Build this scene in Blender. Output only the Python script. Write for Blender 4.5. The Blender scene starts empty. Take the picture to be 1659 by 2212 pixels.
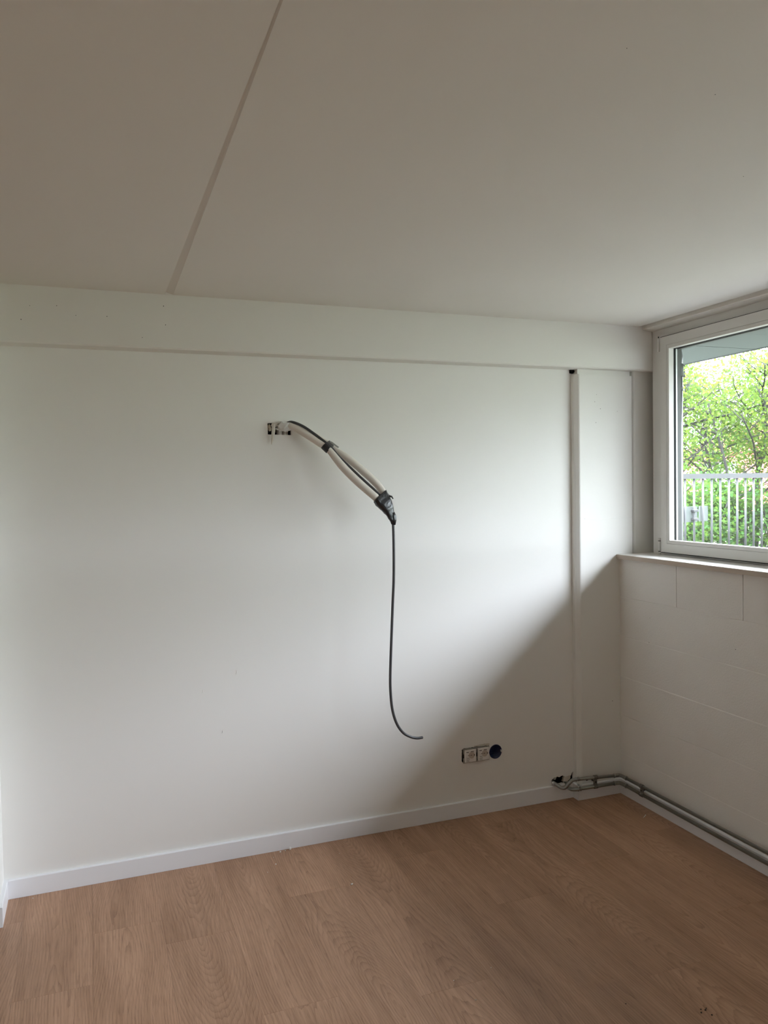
import bpy, bmesh, math, random
import numpy as np
from mathutils import Vector, Matrix, noise

SC = bpy.context.scene
COL = SC.collection

# ------------------------------------------------------------------ camera
cam_d = bpy.data.cameras.new('camera')
cam = bpy.data.objects.new('camera', cam_d)
COL.objects.link(cam)
cam_d.sensor_fit = 'HORIZONTAL'
cam_d.sensor_width = 36.0
cam_d.lens = 1699.24 / 1659.0 * 36.0
cam_d.clip_start = 0.02
cam_d.clip_end = 300
R_ = ((0.93594925, -0.35176336, -0.01617213),      # right
      (0.02679736, 0.02535753, 0.99931922),        # up
      (0.3511138, 0.93574544, -0.03315969))        # forward
m3 = Matrix(((R_[0][0], R_[1][0], -R_[2][0]), (R_[0][1], R_[1][1], -R_[2][1]), (R_[0][2], R_[1][2], -R_[2][2])))
cam.matrix_world = Matrix.Translation((0, 0, 1.614)) @ m3.to_4x4()
SC.camera = cam

# ------------------------------------------------------------------ sky, portals, exposure
W = bpy.data.worlds.new('overcast_sky')
SC.world = W
W.use_nodes = True
nt = W.node_tree
nt.nodes.clear()
tc = nt.nodes.new('ShaderNodeTexCoord')
sx = nt.nodes.new('ShaderNodeSeparateXYZ')
nt.links.new(tc.outputs['Generated'], sx.inputs[0])
cl = nt.nodes.new('ShaderNodeMath'); cl.operation = 'MAXIMUM'; cl.inputs[1].default_value = 0.0
nt.links.new(sx.outputs['Z'], cl.inputs[0])
ma = nt.nodes.new('ShaderNodeMath'); ma.operation = 'MULTIPLY_ADD'      # overcast sky, a little brighter overhead
ma.inputs[1].default_value = 0.667; ma.inputs[2].default_value = 0.333
nt.links.new(cl.outputs[0], ma.inputs[0])
ms = nt.nodes.new('ShaderNodeMath'); ms.operation = 'MULTIPLY'; ms.inputs[1].default_value = 10.0
nt.links.new(ma.outputs[0], ms.inputs[0])
bg = nt.nodes.new('ShaderNodeBackground')
bg.inputs['Color'].default_value = (0.83, 0.895, 1.0, 1)
nt.links.new(ms.outputs[0], bg.inputs['Strength'])
wo = nt.nodes.new('ShaderNodeOutputWorld')
nt.links.new(bg.outputs[0], wo.inputs['Surface'])
for k in range(3):                                                       # sampling portals in the window openings
    ld = bpy.data.lights.new('window_portal', 'AREA')
    ld.shape = 'RECTANGLE'; ld.size = 1.12; ld.size_y = 1.74; ld.energy = 1
    ld.cycles.is_portal = True
    lo = bpy.data.objects.new('window_portal', ld)
    COL.objects.link(lo)
    lo.matrix_world = Matrix.Translation((2.83, 2.450 - 1.745 * k, 1.81)) @ Matrix(((0, 0, 1), (0, 1, 0), (-1, 0, 0))).to_4x4()
SC.view_settings.view_transform = 'Standard'
SC.view_settings.look = 'None'
SC.view_settings.gamma = 1.0
SC.view_settings.use_curve_mapping = False
SC.view_settings.exposure = 2.53
SC.cycles.max_bounces = 16
SC.cycles.diffuse_bounces = 10
SC.cycles.transparent_max_bounces = 24
SC.cycles.sample_clamp_indirect = 10

rnd = random.Random(7)

# ------------------------------------------------------------------ materials
def mat(name, color, rough=0.6, metal=0.0, spec=0.5, bump=None, var=None):
    m = bpy.data.materials.new(name)
    m.use_nodes = True
    t = m.node_tree
    b = t.nodes['Principled BSDF']
    b.inputs['Base Color'].default_value = (*color, 1)
    b.inputs['Roughness'].default_value = rough
    b.inputs['Metallic'].default_value = metal
    b.inputs['Specular IOR Level'].default_value = spec
    co = t.nodes.new('ShaderNodeTexCoord')
    if bump:
        scale, strength, dist = bump
        n = t.nodes.new('ShaderNodeTexNoise')
        n.inputs['Scale'].default_value = scale
        n.inputs['Detail'].default_value = 5
        t.links.new(co.outputs['Object'], n.inputs['Vector'])
        bp = t.nodes.new('ShaderNodeBump')
        bp.inputs['Strength'].default_value = strength
        bp.inputs['Distance'].default_value = dist
        t.links.new(n.outputs['Fac'], bp.inputs['Height'])
        t.links.new(bp.outputs[0], b.inputs['Normal'])
    if var:
        scale, amount = var
        n2 = t.nodes.new('ShaderNodeTexNoise')
        n2.inputs['Scale'].default_value = scale
        n2.inputs['Detail'].default_value = 4
        t.links.new(co.outputs['Object'], n2.inputs['Vector'])
        mr = t.nodes.new('ShaderNodeMapRange')
        mr.inputs['To Min'].default_value = 1 - amount
        mr.inputs['To Max'].default_value = 1 + amount
        t.links.new(n2.outputs['Fac'], mr.inputs['Value'])
        vm = t.nodes.new('ShaderNodeVectorMath'); vm.operation = 'SCALE'
        vm.inputs[0].default_value = color
        t.links.new(mr.outputs[0], vm.inputs['Scale'])
        t.links.new(vm.outputs[0], b.inputs['Base Color'])
    return m

M = {}
M['wall'] = mat('wall_paint', (0.83, 0.818, 0.79), 0.72, spec=0.25, bump=(260, 0.05, 0.001), var=(1.6, 0.012))
M['ceil'] = mat('ceiling_paint', (0.76, 0.735, 0.69), 0.85, spec=0.15, bump=(120, 0.08, 0.001), var=(2.2, 0.02))
M['beam'] = mat('beam_paint', (0.79, 0.777, 0.74), 0.75, spec=0.2, bump=(90, 0.10, 0.001), var=(3, 0.02))
M['block'] = mat('painted_block', (0.80, 0.775, 0.74), 0.7, spec=0.3, bump=(130, 0.6, 0.002), var=(6, 0.03))
M['white'] = mat('white_lacquer', (0.84, 0.845, 0.87), 0.38, spec=0.45)
M['frame'] = mat('white_window_profile', (0.70, 0.685, 0.655), 0.35, spec=0.45)
M['sill'] = mat('pale_sill', (0.80, 0.77, 0.73), 0.32, spec=0.5, var=(14, 0.03))
M['gasket'] = mat('black_gasket', (0.008, 0.008, 0.008), 0.6, spec=0.2)
M['spacer'] = mat('spacer_bar', (0.6, 0.6, 0.62), 0.4, metal=0.3)
M['dark'] = mat('dark_cavity', (0.012, 0.011, 0.010), 0.9, spec=0.1)  # near black: shade inside holes put into the colour, screws share it
M['plaster'] = mat('raw_plaster', (0.62, 0.58, 0.51), 0.95, spec=0.1, bump=(60, 0.5, 0.003))
M['steel'] = mat('grey_pipe_metal', (0.33, 0.33, 0.30), 0.42, metal=0.85, var=(30, 0.12))
M['fitting'] = mat('bright_pipe_fitting', (0.36, 0.37, 0.36), 0.34, metal=0.9)
M['clip'] = mat('grey_plastic_clip', (0.16, 0.15, 0.135), 0.5)
M['insul'] = mat('cream_foam_insulation', (0.72, 0.67, 0.61), 0.55, spec=0.3, bump=(200, 0.08, 0.001))
M['cable'] = mat('dark_grey_cable', (0.055, 0.055, 0.06), 0.38)
M['tape'] = mat('black_vinyl_tape', (0.012, 0.012, 0.014), 0.28, spec=0.6, bump=(70, 0.5, 0.004))
M['paper'] = mat('white_sealing_tape', (0.70, 0.71, 0.70), 0.5, spec=0.3)
M['strip'] = mat('beige_tape_strip', (0.60, 0.57, 0.50), 0.5)
M['card'] = mat('white_card', (0.80, 0.77, 0.75), 0.6)
M['ink'] = mat('grey_print', (0.18, 0.16, 0.15), 0.7)
M['ink2'] = mat('dark_print', (0.03, 0.028, 0.028), 0.7)
M['beige'] = mat('beige_print', (0.55, 0.47, 0.41), 0.7)
M['zinc'] = mat('zinc_plate', (0.42, 0.41, 0.38), 0.4, metal=0.7)
M['blue'] = mat('dark_blue_plastic', (0.004, 0.012, 0.075), 0.32, spec=0.6)
M['crumb'] = mat('white_crumb', (0.86, 0.85, 0.82), 0.9)
M['soot'] = mat('black_crumb', (0.02, 0.02, 0.02), 0.9)
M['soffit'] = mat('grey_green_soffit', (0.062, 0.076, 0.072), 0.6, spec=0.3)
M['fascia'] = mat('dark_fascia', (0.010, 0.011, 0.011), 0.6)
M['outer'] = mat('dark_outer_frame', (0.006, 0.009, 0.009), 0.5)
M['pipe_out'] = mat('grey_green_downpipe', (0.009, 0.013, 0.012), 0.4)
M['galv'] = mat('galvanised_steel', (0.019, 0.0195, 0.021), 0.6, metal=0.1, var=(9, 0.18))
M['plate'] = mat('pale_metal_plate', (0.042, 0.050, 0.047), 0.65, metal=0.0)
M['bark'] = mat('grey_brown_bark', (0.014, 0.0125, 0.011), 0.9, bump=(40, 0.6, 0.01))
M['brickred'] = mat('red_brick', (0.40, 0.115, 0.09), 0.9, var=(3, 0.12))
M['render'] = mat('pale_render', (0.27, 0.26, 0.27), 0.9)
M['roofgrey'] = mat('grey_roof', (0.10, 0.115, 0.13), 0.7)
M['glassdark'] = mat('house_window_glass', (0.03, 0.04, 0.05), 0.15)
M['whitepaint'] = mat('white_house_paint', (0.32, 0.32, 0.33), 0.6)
M['ground'] = mat('grass_ground', (0.05, 0.058, 0.028), 0.95, bump=(20, 0.8, 0.03), var=(1.5, 0.3))
M['paving'] = mat('paving', (0.065, 0.064, 0.06), 0.9, var=(3, 0.1))
M['slot_shade'] = mat('grey_slot_shade', (0.22, 0.21, 0.19), 0.7)  # grey that paints the shade in the hinge slot
M['edge'] = mat('raw_board_edge', (0.52, 0.44, 0.37), 0.8, var=(9, 0.12))

def leaf_mat(name, c, ct):
    m = bpy.data.materials.new(name); m.use_nodes = True
    t = m.node_tree; t.nodes.clear()
    o = t.nodes.new('ShaderNodeOutputMaterial')
    d = t.nodes.new('ShaderNodeBsdfDiffuse'); tr = t.nodes.new('ShaderNodeBsdfTranslucent'); mx = t.nodes.new('ShaderNodeMixShader')
    at = t.nodes.new('ShaderNodeAttribute'); at.attribute_name = 'tint'
    for node, col in ((d, c), (tr, ct)):
        mc = t.nodes.new('ShaderNodeMix'); mc.data_type = 'RGBA'
        mc.inputs[6].default_value = (col[0] * 0.62, col[1] * 0.80, col[2] * 0.95, 1)
        mc.inputs[7].default_value = (col[0] * 1.2, col[1] * 1.1, col[2] * 0.9, 1)
        t.links.new(at.outputs['Fac'], mc.inputs[0])
        t.links.new(mc.outputs[2], node.inputs['Color'])
    mx.inputs[0].default_value = 0.5
    t.links.new(d.outputs[0], mx.inputs[1]); t.links.new(tr.outputs[0], mx.inputs[2]); t.links.new(mx.outputs[0], o.inputs['Surface'])
    return m
M['leaf1'] = leaf_mat('lime_green_leaf', (0.092, 0.138, 0.032), (0.115, 0.168, 0.028))
M['leaf2'] = leaf_mat('fresh_green_leaf', (0.056, 0.112, 0.030), (0.08, 0.145, 0.022))

def glass_mat():
    m = bpy.data.materials.new('window_glass'); m.use_nodes = True
    t = m.node_tree; t.nodes.clear()
    o = t.nodes.new('ShaderNodeOutputMaterial')
    tr = t.nodes.new('ShaderNodeBsdfTransparent'); tr.inputs['Color'].default_value = (0.965, 0.985, 0.975, 1)
    gl = t.nodes.new('ShaderNodeBsdfGlossy'); gl.inputs['Roughness'].default_value = 0.0
    lw = t.nodes.new('ShaderNodeLayerWeight'); lw.inputs['Blend'].default_value = 0.5         # reflection grows towards grazing, alike on both sides
    pw = t.nodes.new('ShaderNodeMath'); pw.operation = 'POWER'; pw.inputs[1].default_value = 3.5
    fr = t.nodes.new('ShaderNodeMath'); fr.operation = 'MULTIPLY_ADD'; fr.inputs[1].default_value = 0.88; fr.inputs[2].default_value = 0.11
    t.links.new(lw.outputs['Facing'], pw.inputs[0]); t.links.new(pw.outputs[0], fr.inputs[0])
    mx = t.nodes.new('ShaderNodeMixShader')
    t.links.new(fr.outputs[0], mx.inputs[0]); t.links.new(tr.outputs[0], mx.inputs[1]); t.links.new(gl.outputs[0], mx.inputs[2])
    t.links.new(mx.outputs[0], o.inputs['Surface'])
    return m
M['glass'] = glass_mat()

def wood_mat():
    m = bpy.data.materials.new('oak_plank'); m.use_nodes = True
    t = m.node_tree; N = t.nodes.new; L = t.links.new
    b = t.nodes['Principled BSDF']
    co = N('ShaderNodeTexCoord'); oi = N('ShaderNodeObjectInfo')
    def math_(op, a, c=None, d=None):
        n = N('ShaderNodeMath'); n.operation = op
        for i, v in enumerate((a, c, d)):
            if v is None: continue
            if isinstance(v, (int, float)): n.inputs[i].default_value = v
            else: L(v, n.inputs[i])
        return n.outputs[0]
    # shift every plank to its own piece of wood
    sh = N('ShaderNodeCombineXYZ')
    L(math_('MULTIPLY', oi.outputs['Random'], 37.0), sh.inputs[0])
    L(math_('MULTIPLY', oi.outputs['Random'], 91.0), sh.inputs[1])
    ad = N('ShaderNodeVectorMath'); ad.operation = 'ADD'
    L(co.outputs['Object'], ad.inputs[0]); L(sh.outputs[0], ad.inputs[1])
    sp = N('ShaderNodeSeparateXYZ'); L(co.outputs['Object'], sp.inputs[0])
    def noise_(scale, sxyz, detail=3, rough=0.5):
        mp = N('ShaderNodeMapping'); mp.inputs['Scale'].default_value = sxyz
        L(ad.outputs[0], mp.inputs['Vector'])
        n = N('ShaderNodeTexNoise'); n.inputs['Scale'].default_value = scale
        n.inputs['Detail'].default_value = detail; n.inputs['Roughness'].default_value = rough
        L(mp.outputs[0], n.inputs['Vector'])
        return n.outputs['Fac']
    big = noise_(1.0, (0.0, 0.55, 1), 2)          # slow wander
    mid = noise_(1.0, (26.0, 3.0, 1), 3)
    # rings of a log cut lengthwise: distance from a wandering pith line -> cathedral arches
    xx = math_('ADD', sp.outputs[0], math_('MULTIPLY', math_('SUBTRACT', big, 0.5), 0.34))
    depth = math_('ADD', math_('MULTIPLY', math_('SUBTRACT', noise_(1.0, (0.0, 0.42, 1), 1), 0.5), 0.75), 0.02)
    depth = math_('ADD', depth, math_('MULTIPLY', math_('SUBTRACT', mid, 0.5), 0.022))
    r2 = math_('ADD', math_('MULTIPLY', xx, xx), math_('MULTIPLY', depth, depth))
    r = math_('POWER', r2, 0.5)
    ring = math_('FRACT', math_('MULTIPLY', r, 120.0))
    ring = math_('POWER', ring, 3.2)                                # slow rise, sharp late-wood line
    pores = noise_(1.0, (380.0, 12.0, 1), 4, 0.65)
    fibre = noise_(1.0, (110.0, 2.4, 1), 4, 0.6)
    tone = noise_(1.0, (9.0, 1.3, 1), 4)
    cr = N('ShaderNodeValToRGB')
    e = cr.color_ramp.elements
    e[0].position = 0.36; e[0].color = (0.345, 0.190, 0.108, 1)
    e[1].position = 0.64; e[1].color = (0.52, 0.312, 0.198, 1)
    f = math_('ADD', math_('MULTIPLY', tone, 0.55), math_('MULTIPLY', fibre, 0.45))
    L(f, cr.inputs[0])
    def darken(col, fac, c):
        mx = N('ShaderNodeMix'); mx.data_type = 'RGBA'; mx.blend_type = 'MULTIPLY'
        L(fac, mx.inputs[0]); L(col, mx.inputs[6]); mx.inputs[7].default_value = (*c, 1)
        return mx.outputs[2]
    amt = math_('MULTIPLY', ring, math_('MULTIPLY', noise_(1.0, (30, 5, 1), 2), 0.95))
    c1 = darken(cr.outputs[0], amt, (0.50, 0.42, 0.37))
    pr = N('ShaderNodeMapRange'); pr.inputs['From Min'].default_value = 0.52; pr.inputs['From Max'].default_value = 0.72
    L(pores, pr.inputs['Value'])
    c2 = darken(c1, math_('MULTIPLY', pr.outputs[0], 0.8), (0.52, 0.44, 0.40))
    pv = N('ShaderNodeMapRange'); pv.inputs['To Min'].default_value = 0.94; pv.inputs['To Max'].default_value = 1.05
    L(oi.outputs['Random'], pv.inputs['Value'])
    sc = N('ShaderNodeVectorMath'); sc.operation = 'SCALE'
    L(c2, sc.inputs[0]); L(pv.outputs[0], sc.inputs['Scale'])
    L(sc.outputs[0], b.inputs['Base Color'])
    b.inputs['Roughness'].default_value = 0.40
    b.inputs['Specular IOR Level'].default_value = 0.42
    bp = N('ShaderNodeBump'); bp.inputs['Strength'].default_value = 0.22; bp.inputs['Distance'].default_value = 0.0012
    L(math_('SUBTRACT', 1.0, math_('ADD', math_('MULTIPLY', pr.outputs[0], 0.6), math_('MULTIPLY', ring, 0.4))), bp.inputs['Height'])
    L(bp.outputs[0], b.inputs['Normal'])
    return m
M['wood'] = wood_mat()

# ------------------------------------------------------------------ mesh helpers
class MB:
    def __init__(self): self.v = []; self.f = []; self.s = []
    def add(self, vs, fs, smooth=False):
        o = len(self.v); self.v += [tuple(p) for p in vs]
        self.f += [tuple(o + i for i in f) for f in fs]; self.s += [smooth] * len(fs)
        return self
    def box(self, x0, x1, y0, y1, z0, z1):
        vs = [(x, y, z) for z in (z0, z1) for y in (y0, y1) for x in (x0, x1)]
        return self.add(vs, [(0, 2, 3, 1), (4, 5, 7, 6), (0, 1, 5, 4), (2, 6, 7, 3), (0, 4, 6, 2), (1, 3, 7, 5)])
    def bbox(self, x0, x1, y0, y1, z0, z1, b=0.002):                # box with bevelled edges
        bm = bmesh.new(); bmesh.ops.create_cube(bm, size=1)
        for q in bm.verts: q.co = Vector(((x0 + x1) / 2 + q.co.x * (x1 - x0), (y0 + y1) / 2 + q.co.y * (y1 - y0), (z0 + z1) / 2 + q.co.z * (z1 - z0)))
        bmesh.ops.bevel(bm, geom=list(bm.edges), offset=b, segments=1, affect='EDGES')
        bm.verts.index_update()
        self.add([q.co for q in bm.verts], [[q.index for q in f.verts] for f in bm.faces]); bm.free()
        return self
    def prism(self, poly, a0, a1, axis):
        """poly: 2-D outline; axis 'x': (y,z), 'y': (x,z), 'z': (x,y)"""
        def P(u, w, a): return {'x': (a, u, w), 'y': (u, a, w), 'z': (u, w, a)}[axis]
        n = len(poly)
        vs = [P(u, w, a0) for u, w in poly] + [P(u, w, a1) for u, w in poly]
        fs = [tuple(range(n))[::-1], tuple(range(n, 2 * n))] + [(i, (i + 1) % n, n + (i + 1) % n, n + i) for i in range(n)]
        return self.add(vs, fs)
    def loft(self, secs, smooth=True, cap=True):
        n = len(secs[0]); vs = [p for s in secs for p in s]; fs = []
        for k in range(len(secs) - 1):
            for i in range(n):
                fs.append((k * n + i, k * n + (i + 1) % n, (k + 1) * n + (i + 1) % n, (k + 1) * n + i))
        self.add(vs, fs, smooth)
        if cap:
            o = len(self.v) - len(vs)
            self.f += [tuple(o + i for i in range(n))[::-1], tuple(o + (len(secs) - 1) * n + i for i in range(n))]; self.s += [False, False]
        return self
    def tube(self, pts, r, seg=12, sub=6, smooth_path=True, cap=True):
        P = [Vector(p) for p in pts]
        rs = list(r) if isinstance(r, (list, tuple)) else [r] * len(P)
        if smooth_path and len(P) > 2:
            Q = []; RR = []
            for i in range(len(P) - 1):
                p0 = P[i - 1] if i else P[0] * 2 - P[1]
                p3 = P[i + 2] if i + 2 < len(P) else P[-1] * 2 - P[-2]
                for k in range(sub):
                    t = k / sub
                    Q.append(0.5 * ((2 * P[i]) + (P[i + 1] - p0) * t + (2 * p0 - 5 * P[i] + 4 * P[i + 1] - p3) * t * t + (3 * P[i] - p0 - 3 * P[i + 1] + p3) * t ** 3))
                    RR.append(rs[i] * (1 - t) + rs[i + 1] * t)
            Q.append(P[-1]); RR.append(rs[-1]); P, rs = Q, RR
        T = [((P[min(i + 1, len(P) - 1)] - P[max(i - 1, 0)])).normalized() for i in range(len(P))]
        u = T[0].orthogonal().normalized(); secs = []
        for i, p in enumerate(P):
            u = (u - T[i] * u.dot(T[i])).normalized(); v = T[i].cross(u)
            secs.append([p + (u * math.cos(2 * math.pi * j / seg) + v * math.sin(2 * math.pi * j / seg)) * rs[i] for j in range(seg)])
        return self.loft(secs, True, cap)
    def cyl(self, p0, p1, r, seg=16):
        return self.tube([p0, p1], r, seg, smooth_path=False)
    def obj(self, name, m, parent=None, loc=None):
        me = bpy.data.meshes.new(name)
        vs = self.v if loc is None else [(p[0] - loc[0], p[1] - loc[1], p[2] - loc[2]) for p in self.v]
        me.from_pydata(vs, [], self.f)
        me.polygons.foreach_set('use_smooth', self.s)
        me.update()
        bm = bmesh.new(); bm.from_mesh(me); bmesh.ops.recalc_face_normals(bm, faces=bm.faces); bm.to_mesh(me); bm.free()
        me.materials.append(m)
        o = bpy.data.objects.new(name, me); COL.objects.link(o)
        if loc is not None: o.location = loc
        if parent is not None:
            o.parent = parent
            pl = world_loc(parent)
            o.location = Vector(o.location) - pl
        return o

def world_loc(o):
    p = Vector(o.location)
    while o.parent is not None:
        o = o.parent; p += Vector(o.location)
    return p

def empty(name, loc, label=None, cat=None, group=None, kind=None):
    o = bpy.data.objects.new(name, None); COL.objects.link(o); o.location = loc; o.empty_display_size = 0.05
    return tag(o, label, cat, group, kind)

def tag(o, label=None, cat=None, group=None, kind=None):
    if label: o['label'] = label
    if cat: o['category'] = cat
    if group: o['group'] = group
    if kind: o['kind'] = kind
    return o

def ring_profile(mb, y0, y1, z0, z1, w, x0, x1, wb=None):
    """rectangular frame lying in the y-z plane, outer y0..y1 / z0..z1, bar width w, depth x0..x1"""
    def q(x, i):
        b = (wb if (wb is not None and i) else i)
        return [(x, y0 + i, z0 + b), (x, y1 - i, z0 + b), (x, y1 - i, z1 - i), (x, y0 + i, z1 - i)]
    vs = q(x0, 0) + q(x0, w) + q(x1, w) + q(x1, 0)
    fs = []
    for a in range(4):
        b = (a + 1) % 4
        for i in range(4):
            j = (i + 1) % 4
            fs.append((a * 4 + i, a * 4 + j, b * 4 + j, b * 4 + i))
    mb.add(vs, fs)
    return mb

# ------------------------------------------------------------------ dimensions (metres, camera stands over the origin)
WY = 3.413; CEIL = 2.405; LX = -0.355; RX = 2.559; REAR = -3.2
BBH = 0.0757; BBT = 0.014
FX = 2.735                                                       # inner face of the window frames

# ------------------------------------------------------------------ floor
floor = MB().box(-3.72, 2.75, REAR - 0.15, WY + 0.1, -0.20, -0.0062).obj('floor', M['plaster'])
tag(floor, 'floor laid with brown oak planks', kind='structure')
PW = 0.243
for k in range(-15, 11):
    x0 = -0.028 + PW * k; x1 = x0 + PW
    a = max(x0, -3.6); b = min(x1, RX + 0.0)
    if b - a < 0.01: continue
    ph = {0: 3.015, 4: 2.247}.get(k, 3.35 - ((k * 0.437) % 1.0) * 1.15)
    ends = [WY if k >= -2 else 3.187]
    e = ph
    while e > ends[0] - 0.02: e -= 1.22
    while e > REAR: ends.append(e); e -= 1.22
    ends.append(REAR)
    for i in range(len(ends) - 1):
        if ends[i + 1] > ends[i] - 0.005: continue
        g = 0.00012
        MB().bbox(a + g, b - g, ends[i + 1] + g, ends[i] - g, -0.0062, 0.0, 0.00035).obj('plank', M['wood'], floor, loc=((x0 + x1) / 2, (ends[i] + ends[i + 1]) / 2, 0))

# ------------------------------------------------------------------ ceiling: two slabs, a tapering joint
ceil = MB().box(-3.72, 3.0, REAR - 0.15, 3.6, CEIL + 0.05, CEIL + 0.25).obj('ceiling', M['ceil'])
tag(ceil, 'taupe white ceiling with two long joints', kind='structure')
def slab(poly):
    return MB().prism(poly, CEIL, CEIL + 0.055, 'z').obj('slab', M['ceil'], ceil)
slab([(-3.72, REAR - .1), (0.312, REAR - .1), (0.312, 3.45), (-3.72, 3.45)])
slab([(0.3135, REAR - .1), (2.655, REAR - .1), (2.655, 3.45), (0.346, 3.45), (0.3165, 1.2)])
jn = MB()                                                         # sloping bottom of the joint, deep on its left side
js = [(REAR - .1, 0.3137), (1.2, 0.3165), (3.33, 0.3452)]
vs = []
for y, xr in js:
    d = 0.004 + (xr - 0.312) * 0.22
    vs += [(0.3122, y, CEIL + d), (xr + 0.0004, y, CEIL + 0.0003), (xr + 0.0004, y, CEIL + 0.03), (0.3122, y, CEIL + 0.03)]
fs = [(0, 1, 2, 3)[::-1], (8, 9, 10, 11)]
for k in range(2):
    for i in range(4): fs.append((k * 4 + i, k * 4 + (i + 1) % 4, k * 4 + 4 + (i + 1) % 4, k * 4 + 4 + i))
jn.add(vs, fs).obj('joint', M['ceil'], ceil)

# strip between ceiling and window heads, with the shallow groove
trim1 = MB().prism([(2.6552, 2.421), (2.673, 2.421), (2.673, 2.3915), (2.676, 2.3895), (2.742, 2.3815), (2.95, 2.3815), (2.95, CEIL + 0.05), (2.6552, CEIL + 0.05)], REAR - 0.1, 3.3225, 'y').obj('trim_1', M['ceil'])
tag(trim1, 'narrow sloping ceiling strip above the window', kind='structure')

# ------------------------------------------------------------------ main wall with its openings
def holed_wall(outer, holes, y, depth, name, m):
    bm = bmesh.new(); edges = []; rings = []
    for lp in [outer] + holes:
        vv = [bm.verts.new((x, y, z)) for x, z in lp]
        rings.append(vv)
        for i in range(len(vv)): edges.append(bm.edges.new((vv[i], vv[(i + 1) % len(vv)])))
    bmesh.ops.triangle_fill(bm, edges=edges, use_beauty=True, use_dissolve=False)
    for ring in rings[1:]:
        back = [bm.verts.new((v.co.x, y + depth, v.co.z)) for v in ring]
        n = len(ring)
        for i in range(n): bm.faces.new((ring[i], ring[(i + 1) % n], back[(i + 1) % n], back[i]))
    ring = rings[0]
    back = [bm.verts.new((v.co.x, y + 0.30, v.co.z)) for v in ring]
    n = len(ring)
    for i in range(n): bm.faces.new((ring[i], ring[(i + 1) % n], back[(i + 1) % n], back[i]))
    bm.faces.new(back)
    bmesh.ops.recalc_face_normals(bm, faces=bm.faces)
    me = bpy.data.meshes.new(name); bm.to_mesh(me); bm.free(); me.materials.append(m)
    o = bpy.data.objects.new(name, me); COL.objects.link(o)
    return o
def jit(poly, a, seed):
    q = random.Random(seed)
    out = []
    for i in range(len(poly)):
        p, n = poly[i], poly[(i + 1) % len(poly)]
        L_ = math.hypot(n[0] - p[0], n[1] - p[1]); k = max(1, int(L_ / 0.007))
        for j in range(k):
            t = j / k
            out.append((p[0] + (n[0] - p[0]) * t + q.uniform(-a, a), p[1] + (n[1] - p[1]) * t + q.uniform(-a, a)))
    return out
cable_hole = jit([(0.743, 1.8475), (0.8475, 1.846), (0.8475, 1.897), (0.743, 1.897)], 0.0006, 1)
sock_hole = jit([(1.664, 0.266), (1.676, 0.259), (1.80, 0.2595), (1.812, 0.272), (1.812, 0.318), (1.80, 0.331), (1.676, 0.332), (1.664, 0.325)], 0.0012, 2)
box_hole = [(1.8485 + 0.0345 * math.cos(a), 0.2935 + 0.0355 * math.sin(a)) for a in [2 * math.pi * i / 32 for i in range(32)]]
pipe_hole = jit([(2.168, .100), (2.178, .112), (2.200, .116), (2.214, .112), (2.234, .117), (2.250, .109), (2.270, .112), (2.284, .109), (2.294, .130), (2.299, .131), (2.2985, .085), (2.280, .0768), (2.19, .0768), (2.172, .084)], 0.0012, 3)
wall_back = holed_wall([(-0.60, -0.2), (2.80, -0.2), (2.80, CEIL + 0.1), (-0.60, CEIL + 0.1)], [cable_hole, sock_hole, box_hole, pipe_hole], WY, 0.012, 'wall_back', M['wall'])
tag(wall_back, 'long white painted wall', kind='structure')
def cavity(x0, x1, z0, z1, d, m):
    mb = MB(); y0 = WY + 0.0118; y1 = WY + d
    mb.add([(x0, y0, z0), (x1, y0, z0), (x1, y0, z1), (x0, y0, z1), (x0, y1, z0), (x1, y1, z0), (x1, y1, z1), (x0, y1, z1)],
           [(0, 1, 5, 4), (1, 2, 6, 5), (2, 3, 7, 6), (3, 0, 4, 7), (4, 5, 6, 7)])
    return mb.obj('cavity', m, wall_back)
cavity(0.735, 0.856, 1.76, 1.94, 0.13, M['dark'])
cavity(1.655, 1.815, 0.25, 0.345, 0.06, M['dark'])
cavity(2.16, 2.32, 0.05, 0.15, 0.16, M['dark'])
# chip of broken plaster in the pipe opening
mb = MB().prism(jit([(2.236, .083), (2.262, .079), (2.283, .095), (2.284, .1085), (2.268, .1125), (2.247, .110)], 0.0012, 5), WY + 0.004, WY + 0.016, 'y')
mb.obj('plaster_chip', M['plaster'], wall_back)
mb = MB().prism([(2.188, .098), (2.199, .096), (2.206, .109), (2.198, .114), (2.190, .108)], WY + 0.012, WY + 0.02, 'y')
mb.obj('plaster_chip', M['plaster'], wall_back)

for x, z, dx, dz in ((0.436, 0.746, 0.0015, 0.007), (0.582, 0.815, 0.002, 0.010), (0.516, 0.560, 0.001, 0.006)):
    MB().tube([(x, WY - 0.0002, z + dz), (x + dx, WY - 0.0006, z), (x - dx, WY - 0.0002, z - dz)], 0.0011, 6).obj('scuff', M['crumb'], wall_back)

# ------------------------------------------------------------------ left wall stub, doorway, rear wall
wl = MB().box(LX - 0.12, LX, 3.187, WY + 0.05, -0.2, CEIL + 0.06).box(-3.6, LX - 0.12, 3.187, 3.307, -0.2, CEIL + 0.06).box(-3.72, -3.6, REAR, 3.307, -0.2, CEIL + 0.06)
wall_left = wl.obj('wall_left', M['wall']); tag(wall_left, 'white left wall at the edge of the frame', kind='structure')
wall_rear = MB().box(-3.72, 2.95, REAR - 0.15, REAR, -0.2, CEIL + 0.06).obj('wall_rear', M['wall']); tag(wall_rear, 'white wall behind the viewer', kind='structure')

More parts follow.
